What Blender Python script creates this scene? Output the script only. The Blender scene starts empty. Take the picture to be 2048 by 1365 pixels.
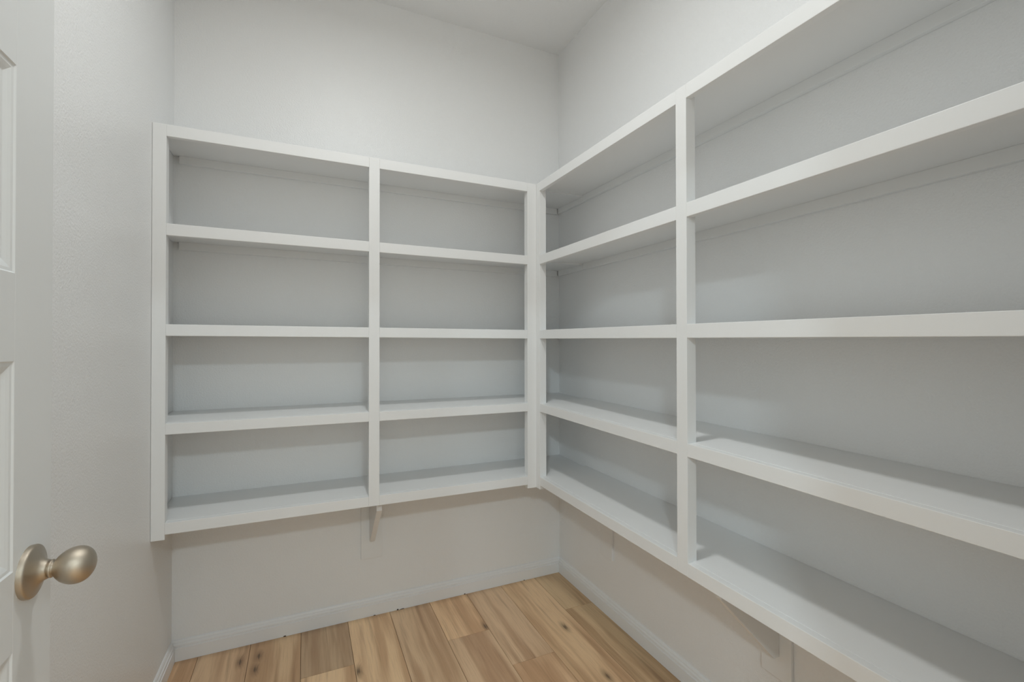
import bpy, bmesh, math, random
from mathutils import Vector, Matrix

random.seed(7)
S = bpy.context.scene
COL = S.collection

# ------------------------------------------------------------------ camera
CAM = Vector((0.4575, -2.1259, 1.1978))
YAW, PITCH, ROLL, FPX = 0.4232, 0.0078, -0.0011, 920.0
fw = Vector((math.sin(YAW) * math.cos(PITCH), math.cos(YAW) * math.cos(PITCH), math.sin(PITCH)))
rt0 = Vector((math.cos(YAW), -math.sin(YAW), 0))
up0 = rt0.cross(fw)
rt = rt0 * math.cos(ROLL) + up0 * math.sin(ROLL)
up = -rt0 * math.sin(ROLL) + up0 * math.cos(ROLL)
cam_data = bpy.data.cameras.new('camera')
cam = bpy.data.objects.new('camera', cam_data)
COL.objects.link(cam)
cam.matrix_world = Matrix(((rt.x, up.x, -fw.x, CAM.x), (rt.y, up.y, -fw.y, CAM.y), (rt.z, up.z, -fw.z, CAM.z), (0, 0, 0, 1)))
cam_data.sensor_fit = 'HORIZONTAL'
cam_data.sensor_width = 36.0
cam_data.lens = FPX / 2048 * 36.0
cam_data.clip_start = 0.02
S.camera = cam

# ------------------------------------------------------------------ world, exposure
world = bpy.data.worlds.new('world')
S.world = world
world.use_nodes = True
world.node_tree.nodes['Background'].inputs[0].default_value = (0.9, 0.95, 1.0, 1)
world.node_tree.nodes['Background'].inputs[1].default_value = 0.05
S.view_settings.view_transform = 'Standard'
S.view_settings.look = 'None'
S.view_settings.gamma = 1.0
S.view_settings.use_curve_mapping = False
S.view_settings.exposure = 0.0

# ------------------------------------------------------------------ lights
PANTRY_W, PANTRY_SPREAD = 8.9, 173.0
HALL_WS = (54.0, 34.0, 16.0)
LIGHT_X, LIGHT_Y = 0.69, -1.19
HALL_POS = ((-0.85, -4.1), (0.60, -4.1), (2.05, -4.1))  # unseen fill lamps; the right one added to brighten the left wall
CEIL = 2.743


def disk_light(name, loc, size, watts, col, spread=math.pi):
    d = bpy.data.lights.new(name, 'AREA')
    d.shape = 'DISK'
    d.size = size
    d.energy = watts
    d.color = col
    d.spread = spread
    o = bpy.data.objects.new(name, d)
    o.location = loc
    COL.objects.link(o)
    return o


disk_light('pantry_light', (LIGHT_X, LIGHT_Y, CEIL - 0.022), 0.15, PANTRY_W, (0.955, 0.99, 0.985), math.radians(PANTRY_SPREAD))
for _p, _w in zip(HALL_POS, HALL_WS):
    disk_light('hall_fill_light', (*_p, CEIL - 0.022), 0.3, _w, (0.76, 0.92, 1.0))


# ------------------------------------------------------------------ materials
def nodes_of(name):
    m = bpy.data.materials.new(name)
    m.use_nodes = True
    nt = m.node_tree
    return m, nt, nt.nodes['Principled BSDF']


def paint(name, col, rough, bump=0.0, scale=160.0, spec=0.5, detail=2.0, mottling=0.0):
    m, nt, b = nodes_of(name)
    N, L = nt.nodes, nt.links
    b.inputs['Base Color'].default_value = (*col, 1)
    b.inputs['Roughness'].default_value = rough
    b.inputs['Specular IOR Level'].default_value = spec
    geo = N.new('ShaderNodeNewGeometry')
    if bump:
        no = N.new('ShaderNodeTexNoise')
        no.inputs['Scale'].default_value = scale
        no.inputs['Detail'].default_value = detail
        no.inputs['Roughness'].default_value = 0.55
        L.new(geo.outputs['Position'], no.inputs['Vector'])
        bp = N.new('ShaderNodeBump')
        bp.inputs['Strength'].default_value = 1.0
        bp.inputs['Distance'].default_value = bump
        L.new(no.outputs['Fac'], bp.inputs['Height'])
        L.new(bp.outputs['Normal'], b.inputs['Normal'])
    if mottling:
        n2 = N.new('ShaderNodeTexNoise')
        n2.inputs['Scale'].default_value = 6.0
        L.new(geo.outputs['Position'], n2.inputs['Vector'])
        mx = N.new('ShaderNodeMix')
        mx.data_type = 'RGBA'
        mx.inputs['A'].default_value = (*[c * (1 - mottling) for c in col], 1)
        mx.inputs['B'].default_value = (*col, 1)
        L.new(n2.outputs['Fac'], mx.inputs['Factor'])
        L.new(mx.outputs['Result'], b.inputs['Base Color'])
    return m


WHITE = (0.95, 0.951, 0.946)
M_WALL = paint('wall_paint', WHITE, 0.31, 0.0013, 180.0, 0.36)
M_CEIL = paint('ceiling_paint', (0.95, 0.951, 0.946), 0.7, 0.0010, 140.0, 0.3)
M_SHELF = paint('shelf_paint', (0.92, 0.922, 0.915), 0.42, 0.00025, 60.0, 0.45, 3.0)
M_TRIM = paint('trim_paint', (0.94, 0.942, 0.94), 0.35, 0.0002, 50.0, 0.5)
M_DOOR = paint('door_paint', (0.82, 0.824, 0.815), 0.40, 0.0002, 70.0, 0.5)
M_DARK = paint('gap_dark_brown', (0.05, 0.03, 0.02), 0.9)  # dark brown of the chips along the back baseboard
M_SUB = paint('subfloor', (0.16, 0.10, 0.06), 0.9)
M_HALL = paint('hall_paint', (0.9, 0.9, 0.89), 0.6)

m, nt, b = nodes_of('satin_nickel')
b.inputs['Base Color'].default_value = (0.52, 0.455, 0.37, 1)
b.inputs['Metallic'].default_value = 1.0
b.inputs['Roughness'].default_value = 0.30
_no = nt.nodes.new('ShaderNodeTexNoise')
_no.inputs['Scale'].default_value = 400
_bp = nt.nodes.new('ShaderNodeBump')
_bp.inputs['Distance'].default_value = 0.0001
nt.links.new(_no.outputs['Fac'], _bp.inputs['Height'])
nt.links.new(_bp.outputs['Normal'], b.inputs['Normal'])
M_NICKEL = m

m, nt, b = nodes_of('light_lens')
b.inputs['Base Color'].default_value = (0.9, 0.9, 0.88, 1)
b.inputs['Emission Color'].default_value = (1, 0.98, 0.94, 1)
b.inputs['Emission Strength'].default_value = 6.0
M_LENS = m


def wood():
    m, nt, b = nodes_of('maple_plank')
    N, L = nt.nodes, nt.links

    def math_(op, a, bb=None):
        n = N.new('ShaderNodeMath')
        n.operation = op
        for i, v in enumerate((a, bb)):
            if v is None:
                continue
            if isinstance(v, (int, float)):
                n.inputs[i].default_value = v
            else:
                L.new(v, n.inputs[i])
        return n.outputs[0]

    def mixc(fac, a, bcol):
        n = N.new('ShaderNodeMix')
        n.data_type = 'RGBA'
        if isinstance(fac, (int, float)):
            n.inputs['Factor'].default_value = fac
        else:
            L.new(fac, n.inputs['Factor'])
        for k, v in (('A', a), ('B', bcol)):
            if isinstance(v, tuple):
                n.inputs[k].default_value = (*v, 1)
            else:
                L.new(v, n.inputs[k])
        return n.outputs['Result']

    def ramp(v, a, c):
        n = N.new('ShaderNodeMapRange')
        n.interpolation_type = 'SMOOTHSTEP'
        n.inputs['From Min'].default_value = a
        n.inputs['From Max'].default_value = c
        L.new(v, n.inputs['Value'])
        return n.outputs['Result']

    tc = N.new('ShaderNodeTexCoord')
    oi = N.new('ShaderNodeObjectInfo')
    # knots: distance to points carried by each plank
    kd = None
    pull = None
    for nm in ('knot_a', 'knot_b'):
        at = N.new('ShaderNodeAttribute')
        at.attribute_type = 'OBJECT'
        at.attribute_name = nm
        sub = N.new('ShaderNodeVectorMath')
        sub.operation = 'SUBTRACT'
        L.new(tc.outputs['Object'], sub.inputs[0])
        L.new(at.outputs['Vector'], sub.inputs[1])
        sc = N.new('ShaderNodeVectorMath')
        sc.operation = 'MULTIPLY'
        sc.inputs[1].default_value = (1 / 0.0085, 1 / 0.022, 0)
        L.new(sub.outputs[0], sc.inputs[0])
        ln = N.new('ShaderNodeVectorMath')
        ln.operation = 'LENGTH'
        L.new(sc.outputs[0], ln.inputs[0])
        kd = ln.outputs['Value'] if kd is None else math_('MINIMUM', kd, ln.outputs['Value'])
    # offset per plank
    off = N.new('ShaderNodeCombineXYZ')
    L.new(math_('MULTIPLY', oi.outputs['Random'], 37.0), off.inputs['X'])
    L.new(math_('MULTIPLY', oi.outputs['Random'], 91.0), off.inputs['Y'])
    add = N.new('ShaderNodeVectorMath')
    add.operation = 'ADD'
    L.new(tc.outputs['Object'], add.inputs[0])
    L.new(off.outputs[0], add.inputs[1])
    # slow waviness of the grain
    wn = N.new('ShaderNodeTexNoise')
    wn.inputs['Scale'].default_value = 3.0
    wn.inputs['Detail'].default_value = 2.0
    L.new(add.outputs[0], wn.inputs['Vector'])
    wob = math_('MULTIPLY', math_('SUBTRACT', wn.outputs['Fac'], 0.5), 0.022)
    kwob = math_('MULTIPLY', math_('SUBTRACT', 1.0, ramp(kd, 0.4, 3.2)), 0.012)
    cx = N.new('ShaderNodeCombineXYZ')
    L.new(math_('ADD', wob, kwob), cx.inputs['X'])
    add2 = N.new('ShaderNodeVectorMath')
    add2.operation = 'ADD'
    L.new(add.outputs[0], add2.inputs[0])
    L.new(cx.outputs[0], add2.inputs[1])

    def grain(sx, sy, detail, rough=0.55):
        mp = N.new('ShaderNodeVectorMath')
        mp.operation = 'MULTIPLY'
        mp.inputs[1].default_value = (sx, sy, 0)
        L.new(add2.outputs[0], mp.inputs[0])
        n = N.new('ShaderNodeTexNoise')
        n.inputs['Scale'].default_value = 1.0
        n.inputs['Detail'].default_value = detail
        n.inputs['Roughness'].default_value = rough
        L.new(mp.outputs[0], n.inputs['Vector'])
        return n.outputs['Fac']

    broad = grain(13.0, 0.9, 3.0)
    mid = grain(38.0, 1.6, 4.0)
    fine = grain(230.0, 7.0, 4.0, 0.65)
    light_c, mid_c, dark_c = (0.88, 0.61, 0.375), (0.64, 0.40, 0.232), (0.38, 0.215, 0.12)
    c = mixc(ramp(broad, 0.42, 0.60), light_c, mid_c)
    c = mixc(math_('MULTIPLY', ramp(mid, 0.52, 0.74), 0.55), c, dark_c)
    c = mixc(math_('MULTIPLY', ramp(fine, 0.45, 0.75), 0.28), c, dark_c)
    # plank tone
    mul = N.new('ShaderNodeMix')
    mul.data_type = 'RGBA'
    mul.blend_type = 'MULTIPLY'
    mul.inputs['Factor'].default_value = 1.0
    L.new(c, mul.inputs['A'])
    L.new(oi.outputs['Color'], mul.inputs['B'])
    c = mul.outputs['Result']
    kn = math_('ADD', kd, math_('MULTIPLY', math_('SUBTRACT', fine, 0.5), 3.0))
    ksoft = math_('SUBTRACT', 1.0, ramp(kn, 0.5, 2.6))
    c = mixc(math_('MULTIPLY', ksoft, 0.45), c, (0.15, 0.085, 0.045))
    kcore = math_('SUBTRACT', 1.0, ramp(kn, 0.15, 1.0))
    c = mixc(math_('MULTIPLY', kcore, 0.68), c, (0.055, 0.04, 0.028))
    L.new(c, b.inputs['Base Color'])
    b.inputs['Roughness'].default_value = 0.42
    b.inputs['Specular IOR Level'].default_value = 0.4
    bp = N.new('ShaderNodeBump')
    bp.inputs['Distance'].default_value = 0.0003
    L.new(fine, bp.inputs['Height'])
    L.new(bp.outputs['Normal'], b.inputs['Normal'])
    return m


M_WOOD = wood()


# ------------------------------------------------------------------ mesh helpers
def obj(name, bm, mat, parent=None, smooth=False, loc=None):
    me = bpy.data.meshes.new(name)
    bm.normal_update()
    bm.to_mesh(me)
    bm.free()
    me.materials.append(mat)
    if smooth:
        for f in me.polygons:
            f.use_smooth = True
    o = bpy.data.objects.new(name, me)
    COL.objects.link(o)
    if loc is not None:
        o.location = loc
    if parent is not None:
        o.parent = parent
    return o


def add_box(bm, x0, x1, y0, y1, z0, z1, bevel=0.0, zmap=None):
    t = bmesh.new()
    v = [t.verts.new((x, y, z)) for x in (x0, x1) for y in (y0, y1) for z in (z0, z1)]
    for f in ((0, 1, 3, 2), (4, 6, 7, 5), (0, 4, 5, 1), (2, 3, 7, 6), (0, 2, 6, 4), (1, 5, 7, 3)):
        t.faces.new([v[i] for i in f])
    bmesh.ops.recalc_face_normals(t, faces=t.faces)
    if bevel:
        bmesh.ops.bevel(t, geom=list(t.edges), offset=bevel, segments=2, profile=0.6, affect='EDGES')
    if zmap:
        for w in t.verts:
            w.co.z += zmap(w.co)
    me = bpy.data.meshes.new('tmp')
    t.to_mesh(me)
    t.free()
    bm.from_mesh(me)
    bpy.data.meshes.remove(me)


def box(name, x0, x1, y0, y1, z0, z1, mat, parent=None, bevel=0.0, zmap=None):
    bm = bmesh.new()
    add_box(bm, min(x0, x1), max(x0, x1), min(y0, y1), max(y0, y1), min(z0, z1), max(z0, z1), bevel, zmap)
    return obj(name, bm, mat, parent)


def prism(name, poly, axis, a0, a1, mat, parent=None, bevel=0.0):
    """extrude a polygon of (u, v) along an axis; axis 'x': (y,z), axis 'y': (x,z)"""
    bm = bmesh.new()

    def P(u, v, a):
        return (a, u, v) if axis == 'x' else (u, a, v)
    r0 = [bm.verts.new(P(u, v, a0)) for u, v in poly]
    r1 = [bm.verts.new(P(u, v, a1)) for u, v in poly]
    n = len(poly)
    bm.faces.new(r0)
    bm.faces.new(r1[::-1])
    for i in range(n):
        bm.faces.new((r0[i], r0[(i + 1) % n], r1[(i + 1) % n], r1[i]))
    bmesh.ops.recalc_face_normals(bm, faces=bm.faces)
    if bevel:
        bmesh.ops.bevel(bm, geom=list(bm.edges), offset=bevel, segments=2, affect='EDGES')
    return obj(name, bm, mat, parent)


def empty(name, loc=(0, 0, 0)):
    o = bpy.data.objects.new(name, None)
    o.empty_display_size = 0.05
    o.location = loc
    COL.objects.link(o)
    return o


def structure(o, label=None, cat=None):
    o['kind'] = 'structure'
    if label:
        o['label'] = label
    if cat:
        o['category'] = cat
    return o


def tag(o, label, cat, group=None):
    o['label'] = label
    o['category'] = cat
    if group:
        o['group'] = group
    return o


# ------------------------------------------------------------------ room shell
W = 1.6897            # inner face of right wall
YF = -2.075           # inner face of front (door) wall
YO = -2.195           # outer face of front wall
T = 0.12
DOOR_X0, DOOR_X1, DOOR_H = 0.118, 0.938, 2.045
HX0, HX1, HY = -2.2, 3.4, -5.6

structure(box('wall_back', -T, W + T, 0, T, -0.02, CEIL, M_WALL),
          'white textured back wall behind the two-bay shelves', 'wall')
structure(box('wall_right', W, W + T, YF, 0, -0.02, CEIL, M_WALL),
          'white right wall behind the long shelves', 'wall')
structure(box('wall_left', -T, 0, YF, 0, -0.02, CEIL, M_WALL),
          'white orange-peel left wall beside the open door', 'wall')
bm = bmesh.new()
add_box(bm, HX0, DOOR_X0, YO, YF, -0.02, CEIL)
add_box(bm, DOOR_X1, HX1, YO, YF, -0.02, CEIL)
add_box(bm, DOOR_X0, DOOR_X1, YO, YF, DOOR_H, CEIL)
structure(obj('wall_front', bm, M_WALL), 'white wall around the doorway', 'wall')
structure(box('ceiling', HX0 - T, HX1 + T, HY - T, T, CEIL, CEIL + 0.1, M_CEIL),
          'white painted flat ceiling', 'ceiling')
structure(box('wall_hall_left', HX0 - T, HX0, HY, YF, -0.02, CEIL, M_HALL), 'white left wall of the hall outside the door', 'wall')
structure(box('wall_hall_right', HX1, HX1 + T, HY, YF, -0.02, CEIL, M_HALL), 'white right wall of the hall outside the door', 'wall')
structure(box('wall_hall_end', HX0 - T, HX1 + T, HY - T, HY, -0.02, CEIL, M_HALL), 'white far wall of the hall facing the doorway', 'wall')

# ------------------------------------------------------------------ floor of planks
floor = structure(box('floor', 0.0, W, YO, 0.0, -0.06, -0.0085, M_SUB),
                  'light brown maple plank floor', 'floor')
fh = structure(box('floor_hall', HX0, HX1, HY, YO, -0.06, 0.0, M_WOOD), 'brown wood floor of the hall', 'floor')
fh.color = (0.9, 0.9, 0.9, 1)

seams = [0.0, 0.087, 0.264, 0.446, 0.629, 0.8065, 0.9875, 1.168, 1.3465, 1.5325, W]
# first joint behind the back wall for each column, and its tones from back to front
ends = [-0.62, -0.95, -0.72, -0.303, -0.86, -1.02, -0.314, -0.550, -0.93, -0.322]
tone = {
    (0, 0): (0.98, 0.95, 0.92), (1, 0): (0.93, 0.92, 0.92), (2, 0): (0.92, 0.92, 0.90),
    (3, 0): (0.74, 0.76, 0.78), (3, 1): (1.08, 1.10, 1.08), (4, 0): (1.10, 1.12, 1.10),
    (5, 0): (0.92, 0.93, 0.94), (6, 0): (1.05, 1.02, 0.98), (6, 1): (0.90, 0.89, 0.90),
    (7, 0): (0.94, 0.94, 0.96), (7, 1): (1.0, 0.97, 0.95), (8, 0): (1.03, 1.03, 1.0),
    (9, 0): (0.88, 0.90, 0.86), (9, 1): (0.86, 0.88, 0.84),
}
knots = {
    (8, 0): [(1.465, -0.432), (1.456, -0.744)],
    (2, 0): [(0.299, -0.104), (0.293, -0.181)],
    (1, 0): [(0.237, -0.112)],
    (6, 0): [(1.160, -0.290)],
    (4, 0): [(0.640, -0.350)],
}
GAP = 0.0007
for i in range(len(seams) - 1):
    x0, x1 = seams[i] + GAP, seams[i + 1] - GAP
    ys = [0.0, ends[i]]
    while ys[-1] > YO:
        ys.append(max(ys[-1] - 1.22, YO))
    for j in range(len(ys) - 1):
        y1, y0 = ys[j] - (GAP if j else 0.004), ys[j + 1] + GAP
        if y1 - y0 < 0.05:
            continue
        cxp, cyp = (x0 + x1) / 2, (y0 + y1) / 2
        bm = bmesh.new()
        add_box(bm, x0 - cxp, x1 - cxp, y0 - cyp, y1 - cyp, -0.0082, 0.0, 0.0008)
        p = obj('plank', bm, M_WOOD, floor, loc=(cxp, cyp, 0))
        t = tone.get((i, j), (random.uniform(0.85, 1.05),) * 3)
        p.color = (*t, 1)
        ks = [(kx - cxp, ky - cyp, 0.0) for kx, ky in knots.get((i, j), [])]
        while len(ks) < 2:
            ks.append((9.0, 9.0, 0.0))
        p['knot_a'] = ks[0]
        p['knot_b'] = ks[1]

# ------------------------------------------------------------------ baseboards
BH = 0.0765
PROF = [(0, 0), (0.0135, 0), (0.0135, 0.0485), (0.0105, 0.0500), (0.0105, 0.0545), (0.0118, 0.0560), (0.0112, 0.0610), (0.0085, 0.0640),
        (0.0070, 0.0650), (0.0070, 0.0690), (0.0050, 0.0735), (0.0025, 0.0760), (0.0, BH)]
Z0 = 0.0005
bb = structure(prism('baseboard_back', [(-u, v + Z0) for u, v in PROF], 'x', 0.0, W, M_TRIM),
               'white moulded baseboard along the back wall', 'baseboard')
structure(prism('baseboard_right', [(W - u, v + Z0) for u, v in PROF], 'y', YF, -0.0135, M_TRIM),
          'white moulded baseboard along the right wall', 'baseboard')
structure(prism('baseboard_left', [(u, v + Z0) for u, v in PROF], 'y', YF, -0.0135, M_TRIM),
          'white moulded baseboard along the left wall', 'baseboard')
structure(prism('baseboard_front', [(YF + u, v + Z0) for u, v in PROF], 'x', DOOR_X1 + 0.09, W - 0.0135, M_TRIM),
          'white moulded baseboard beside the doorway', 'baseboard')
# chipped spots where the back baseboard meets the planks
for xc, ln, hh in ((0.385, 0.011, 0.0045), (0.741, 0.010, 0.003), (0.842, 0.008, 0.006), (0.862, 0.020, 0.0028), (1.159, 0.007, 0.005), (1.475, 0.006, 0.004)):
    prism('chip', [(xc - ln / 2, 0.0004), (xc + ln / 2, 0.0004), (xc + ln * 0.28, hh), (xc - ln * 0.34, hh * 0.75)],
          'y', -0.0146, -0.0130, M_DARK, bb)

# ------------------------------------------------------------------ shelving
DA, DB = 0.2738, 0.2759
XB = W - DB
AT, BT = -0.0024, -0.0100           # tilt of each unit's shelves (m per m)
RAILS = [(1.8872, 1.9262), (1.5582, 1.5975), (1.2247, 1.2633), (0.8983, 0.9348), (0.5696, 0.6077)]
ZSB = 0.553
XI, S1, S2, S3 = 0.0387, 0.6840, 0.7241, 1.3686
T0, T1, T2 = -0.3036, -1.1325, -1.1716
RT, ST, BOARD = 0.019, 0.033, 0.019
BACK_RISE = 0.008
BV = 0.0012


def tilt_a(co):
    return AT * (co.x - 1.38)


def tilt_b(co):
    return BT * (-co.y - 0.26)


def board_a(co):
    return tilt_a(co) + BACK_RISE * (co.y + DA) / DA


def board_b(co):
    return tilt_b(co) + BACK_RISE * (co.x - XB) / DB


unit_a = tag(empty('shelf_unit', (0.7, -DA, ZSB)),
             'white built-in shelves on back wall, two bays of four open compartments', 'shelves')
unit_b = tag(empty('shelf_unit', (XB, -1.1, ZSB)),
             'longer white built-in shelves along right wall, running towards the doorway', 'shelves')


def keep(o, parent):
    """parent without moving the mesh"""
    bpy.context.view_layer.update()
    o.parent = parent
    o.matrix_parent_inverse = parent.matrix_world.inverted()
    return o


EPS = 0.0004
for zb, zt in RAILS:
    # back-wall unit
    sh = keep(box('shelf', 0.0006, W - 0.0006, -DA + RT, -0.0006, zt - BOARD, zt, M_SHELF, None, 0.0008, board_a), unit_a)
    keep(box('edge_strip', XI, S1, -DA, -DA + RT, zb, zt, M_SHELF, None, BV, tilt_a), sh)
    keep(box('edge_strip', S2, S3, -DA, -DA + RT, zb, zt, M_SHELF, None, BV, tilt_a), sh)
    keep(box('wall_cleat', 0.02, W - 0.02, -0.016, -0.0004, zt - BOARD - 0.030 + BACK_RISE, zt - BOARD - EPS + BACK_RISE,
             M_SHELF, None, 0.001, tilt_a), sh)
    keep(box('wall_cleat', W - 0.016, W - 0.0004, -DA + RT, -0.017, zt - BOARD - 0.030 + BACK_RISE, zt - BOARD - EPS + BACK_RISE,
             M_SHELF, None, 0.001, tilt_b), sh)
    # right-wall unit
    sh = keep(box('shelf', XB + RT, W - 0.0006, YF + 0.0006, -DA + RT - 0.0006, zt - BOARD, zt, M_SHELF, None, 0.0008, board_b), unit_b)
    keep(box('edge_strip', XB, XB + RT, T1, T0, zb, zt, M_SHELF, None, BV, tilt_b), sh)
    keep(box('edge_strip', XB, XB + RT, YF + 0.04, T2, zb, zt, M_SHELF, None, BV, tilt_b), sh)
    keep(box('wall_cleat', W - 0.016, W - 0.0004, YF + 0.01, -DA + RT - 0.001, zt - BOARD - 0.030 + BACK_RISE, zt - BOARD - EPS + BACK_RISE,
             M_SHELF, None, 0.001, tilt_b), sh)

ztop, zlow = RAILS[0][1], RAILS[4][0]
for x0, x1, zz in ((0.0006, XI, ZSB), (S1, S2, zlow), (S3, XB - EPS, ZSB)):
    keep(box('stile', x0, x1, -DA, -DA + ST, zz, ztop, M_SHELF, None, BV, tilt_a), unit_a)
for y0, y1, zz in ((T0, -DA + 0.010, ZSB - 0.001), (T2, T1, zlow), (YF + 0.0006, YF + 0.04, ZSB)):
    keep(box('stile', XB, XB + ST, y0, y1, zz, ztop, M_SHELF, None, BV, tilt_b), unit_b)


def bracket(unit, along, centre, brace=True):
    """wall plate with a triangular gusset under the lowest shelf"""
    half, pt = 0.0455, 0.011
    zu = zlow + 0.019 - 0.002
    g = 0.0105
    gp = [(pt, 0.336), (pt, zu), (0.235, zu), (0.235, zu - 0.050), (pt + 0.020, 0.336)]
    if along == 'x':
        pl = keep(box('bracket_plate', centre - half, centre + half, -pt, -0.0004, 0.255, zu, M_SHELF, None, 0.0012), unit)
        keep(prism('gusset', [(-u, v) for u, v in gp], 'x', centre - g, centre + g, M_SHELF, None, 0.0008), pl)
    else:
        zz = BT * (-centre - 0.26)
        pl = keep(box('bracket_plate', W - pt, W - 0.0004, centre - half, centre + half, 0.252, zu + zz, M_SHELF, None, 0.0012), unit)
        if brace:
            keep(prism('gusset', [(W - u, v + (zz if v > 0.4 else -0.02)) for u, v in gp], 'y', centre - g, centre + g, M_SHELF, None, 0.0008), pl)


bracket(unit_a, 'x', 0.7295)
bracket(unit_b, 'y', -0.425, False)
bracket(unit_b, 'y', -1.236)

# ------------------------------------------------------------------ door
PHI = -0.0158
DW, DTH, DHT = 0.81, 0.035, 2.032
U = Vector((math.sin(PHI), math.cos(PHI), 0))       # hinge -> free edge
NRM = Vector((math.cos(PHI), -math.sin(PHI), 0))    # room side normal
KNOB = Vector((0.1285, -1.3146, 0.9005))
FREE = KNOB + U * 0.0605
HINGE = FREE - U * DW
ROT = Matrix(((U.x, NRM.x, 0, HINGE.x), (U.y, NRM.y, 0, HINGE.y), (0, 0, 1, 0.008), (0, 0, 0, 1)))
# door space: x along the width from the hinge, y out of the room-side face, z up
PANELS = [(0.197, 0.457), (0.557, 0.8175), (0.917, 1.178), (1.287, 1.547), (1.657, 1.907)]
PX0, PX1 = 0.104, DW - 0.098
zd = -0.008
bm = bmesh.new()
add_box(bm, 0, PX0, -DTH, 0, 0, DHT, 0.0012)
add_box(bm, PX1, DW, -DTH, 0, 0, DHT, 0.0012)
zz = [0] + [v + zd for a in PANELS for v in a] + [DHT]
for k in range(0, len(zz), 2):
    add_box(bm, PX0, PX1, -DTH, 0, zz[k], zz[k + 1])
door = obj('door_1', bm, M_DOOR)
door.matrix_world = ROT
structure(door, 'white five-panel interior door standing open against left wall', 'door')

for a, c in PANELS:
    a, c = a + zd, c + zd
    bm = bmesh.new()
    rings = []
    steps = [(0.0, 0.0), (0.002, -0.0018), (0.006, -0.0022), (0.0105, -0.0038), (0.0150, -0.0058), (0.0165, -0.0062), (0.030, -0.0062), (0.0315, -0.0058), (0.040, -0.0050)]
    for side in (1, -1):
        prev = None
        for ins, dep in steps:
            y = dep if side > 0 else -DTH - dep
            r = [bm.verts.new((x, y, z)) for x, z in ((PX0 + ins, a + ins), (PX1 - ins, a + ins), (PX1 - ins, c - ins), (PX0 + ins, c - ins))]
            if prev:
                for k in range(4):
                    q = (prev[k], prev[(k + 1) % 4], r[(k + 1) % 4], r[k])
                    bm.faces.new(q if side > 0 else q[::-1])
            prev = r
        bm.faces.new(prev if side > 0 else prev[::-1])
    bmesh.ops.recalc_face_normals(bm, faces=bm.faces)
    obj('panel', bm, M_DOOR, door)


def lathe(name, prof, mat, parent, base, axis_sign, seg=64):
    """profile of (distance along axis, radius) turned about door-space y"""
    bm = bmesh.new()
    rows = []
    for d, r in prof:
        if r < 1e-6:
            rows.append([bm.verts.new((base[0], base[1] + axis_sign * d, base[2]))])
        else:
            rows.append([bm.verts.new((base[0] + r * math.cos(2 * math.pi * k / seg), base[1] + axis_sign * d, base[2] + r * math.sin(2 * math.pi * k / seg))) for k in range(seg)])
    for a, c in zip(rows, rows[1:]):
        for k in range(seg):
            n = (k + 1) % seg
            if len(a) == 1:
                bm.faces.new((a[0], c[n], c[k]))
            elif len(c) == 1:
                bm.faces.new((a[k], a[n], c[0]))
            else:
                bm.faces.new((a[k], a[n], c[n], c[k]))
    bmesh.ops.recalc_face_normals(bm, faces=bm.faces)
    return obj(name, bm, mat, parent, True)


ROS = [(0.0, 0.0335), (0.0045, 0.0338), (0.0062, 0.0330), (0.0072, 0.0312), (0.0082, 0.0280), (0.0100, 0.0225), (0.0128, 0.0168), (0.0160, 0.0135), (0.0190, 0.0122), (0.0200, 0.0118), (0.0203, 0.0)]
EGG = [(0.0195, 0.0), (0.0195, 0.0104), (0.0208, 0.0100), (0.0215, 0.0112), (0.0232, 0.0116), (0.0242, 0.0112)]
L_, D_, B_ = 0.0449, 0.0478, 0.0236
for k in range(4, 41):
    t = math.pi * k / 40
    EGG.append((B_ + L_ / 2 - L_ / 2 * math.cos(t), max(0.0, D_ / 2 * math.sin(t) * (1 - 0.12 * math.cos(t))) if k < 40 else 0.0))
EGG = [EGG[0]] + sorted([e for e in EGG[1:-1]], key=lambda e: e[0]) + [EGG[-1]]
kx, kz = DW - 0.0605, KNOB.z - 0.008
for sgn, y in ((1, 0.0), (-1, -DTH)):
    kn = lathe('door_knob', EGG, M_NICKEL, door, (kx, y, kz), sgn)
    kn['label'] = 'egg-shaped satin nickel door knob'
    lathe('rosette', ROS, M_NICKEL, kn, (kx, y, kz), sgn)['label'] = 'round satin nickel rosette'
bm = bmesh.new()
add_box(bm, DW - 0.0005, DW + 0.0012, -DTH / 2 - 0.0127, -DTH / 2 + 0.0127, kz - 0.0285, kz + 0.0285, 0.0004)
obj('latch_plate', bm, M_NICKEL, door)
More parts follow.
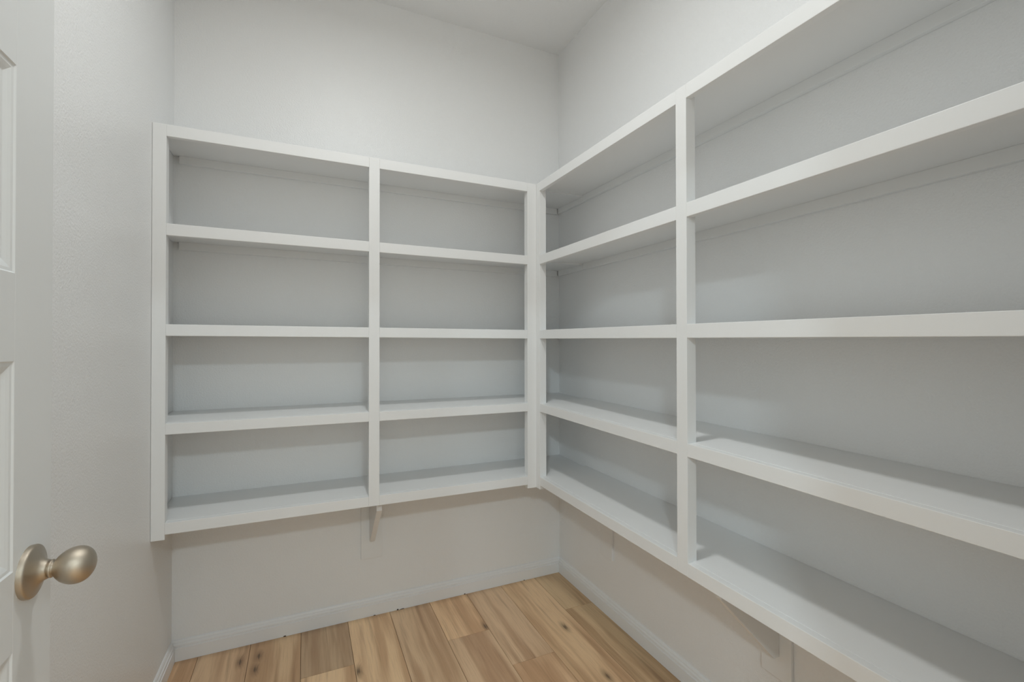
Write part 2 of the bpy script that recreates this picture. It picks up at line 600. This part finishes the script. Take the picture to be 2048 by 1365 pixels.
for hz in (0.25, 1.02, 1.80):
    bm = bmesh.new()
    bmesh.ops.create_cone(bm, cap_ends=True, segments=16, radius1=0.006, radius2=0.006, depth=0.089,
                          matrix=Matrix.Translation((-0.004, 0.004, hz)))
    obj('hinge', bm, M_NICKEL, door)

# door casing on the pantry side and jamb lining
CW = 0.072
structure(box('trim_1', DOOR_X0 - CW - 0.005, DOOR_X0 - 0.005, YF, YF + 0.0015 + 0.012, 0.001, DOOR_H + CW, M_TRIM, None, 0.002),
          'white casing on the hinge side of the doorway', 'trim')
structure(box('trim_2', DOOR_X1 + 0.005, DOOR_X1 + CW + 0.005, YF, YF + 0.016, 0.001, DOOR_H + CW, M_TRIM, None, 0.002),
          'white casing on the latch side of the doorway', 'trim')
structure(box('trim_3', DOOR_X0 - 0.005, DOOR_X1 + 0.005, YF, YF + 0.016, DOOR_H + 0.002, DOOR_H + CW, M_TRIM, None, 0.002),
          'white casing across the top of the doorway', 'trim')


# ------------------------------------------------------------------ ceiling lights
def ceiling_fixture(x, y, r, label):
    f = tag(empty('ceiling_light', (x, y, CEIL)), label, 'light', None)
    bm = bmesh.new()
    seg = 48
    rows = []
    for rr, z in ((r * 0.86, -0.012), (r * 0.92, -0.016), (r * 1.05, -0.013), (r * 1.16, -0.003), (r * 1.16, 0.0)):
        rows.append([bm.verts.new((rr * math.cos(2 * math.pi * k / seg), rr * math.sin(2 * math.pi * k / seg), z)) for k in range(seg)])
    for a, c in zip(rows, rows[1:]):
        for k in range(seg):
            n = (k + 1) % seg
            bm.faces.new((a[k], a[n], c[n], c[k]))
    bmesh.ops.recalc_face_normals(bm, faces=bm.faces)
    obj('trim_ring', bm, M_TRIM, f, True)
    bm = bmesh.new()
    bmesh.ops.create_circle(bm, cap_ends=True, segments=seg, radius=r * 0.88, matrix=Matrix.Translation((0, 0, -0.0125)))
    for fa in bm.faces:
        fa.normal_flip()
    obj('lens', bm, M_LENS, f)


ceiling_fixture(LIGHT_X, LIGHT_Y, 0.088, 'round flush white ceiling light in the pantry')
for (_x, _y), _l in zip(HALL_POS, ('left', 'middle', 'right')):  # housings for the unseen fill lamps outside the doorway
    ceiling_fixture(_x, _y, 0.17, _l + ' one of three unseen round fill lights in the room outside the doorway')
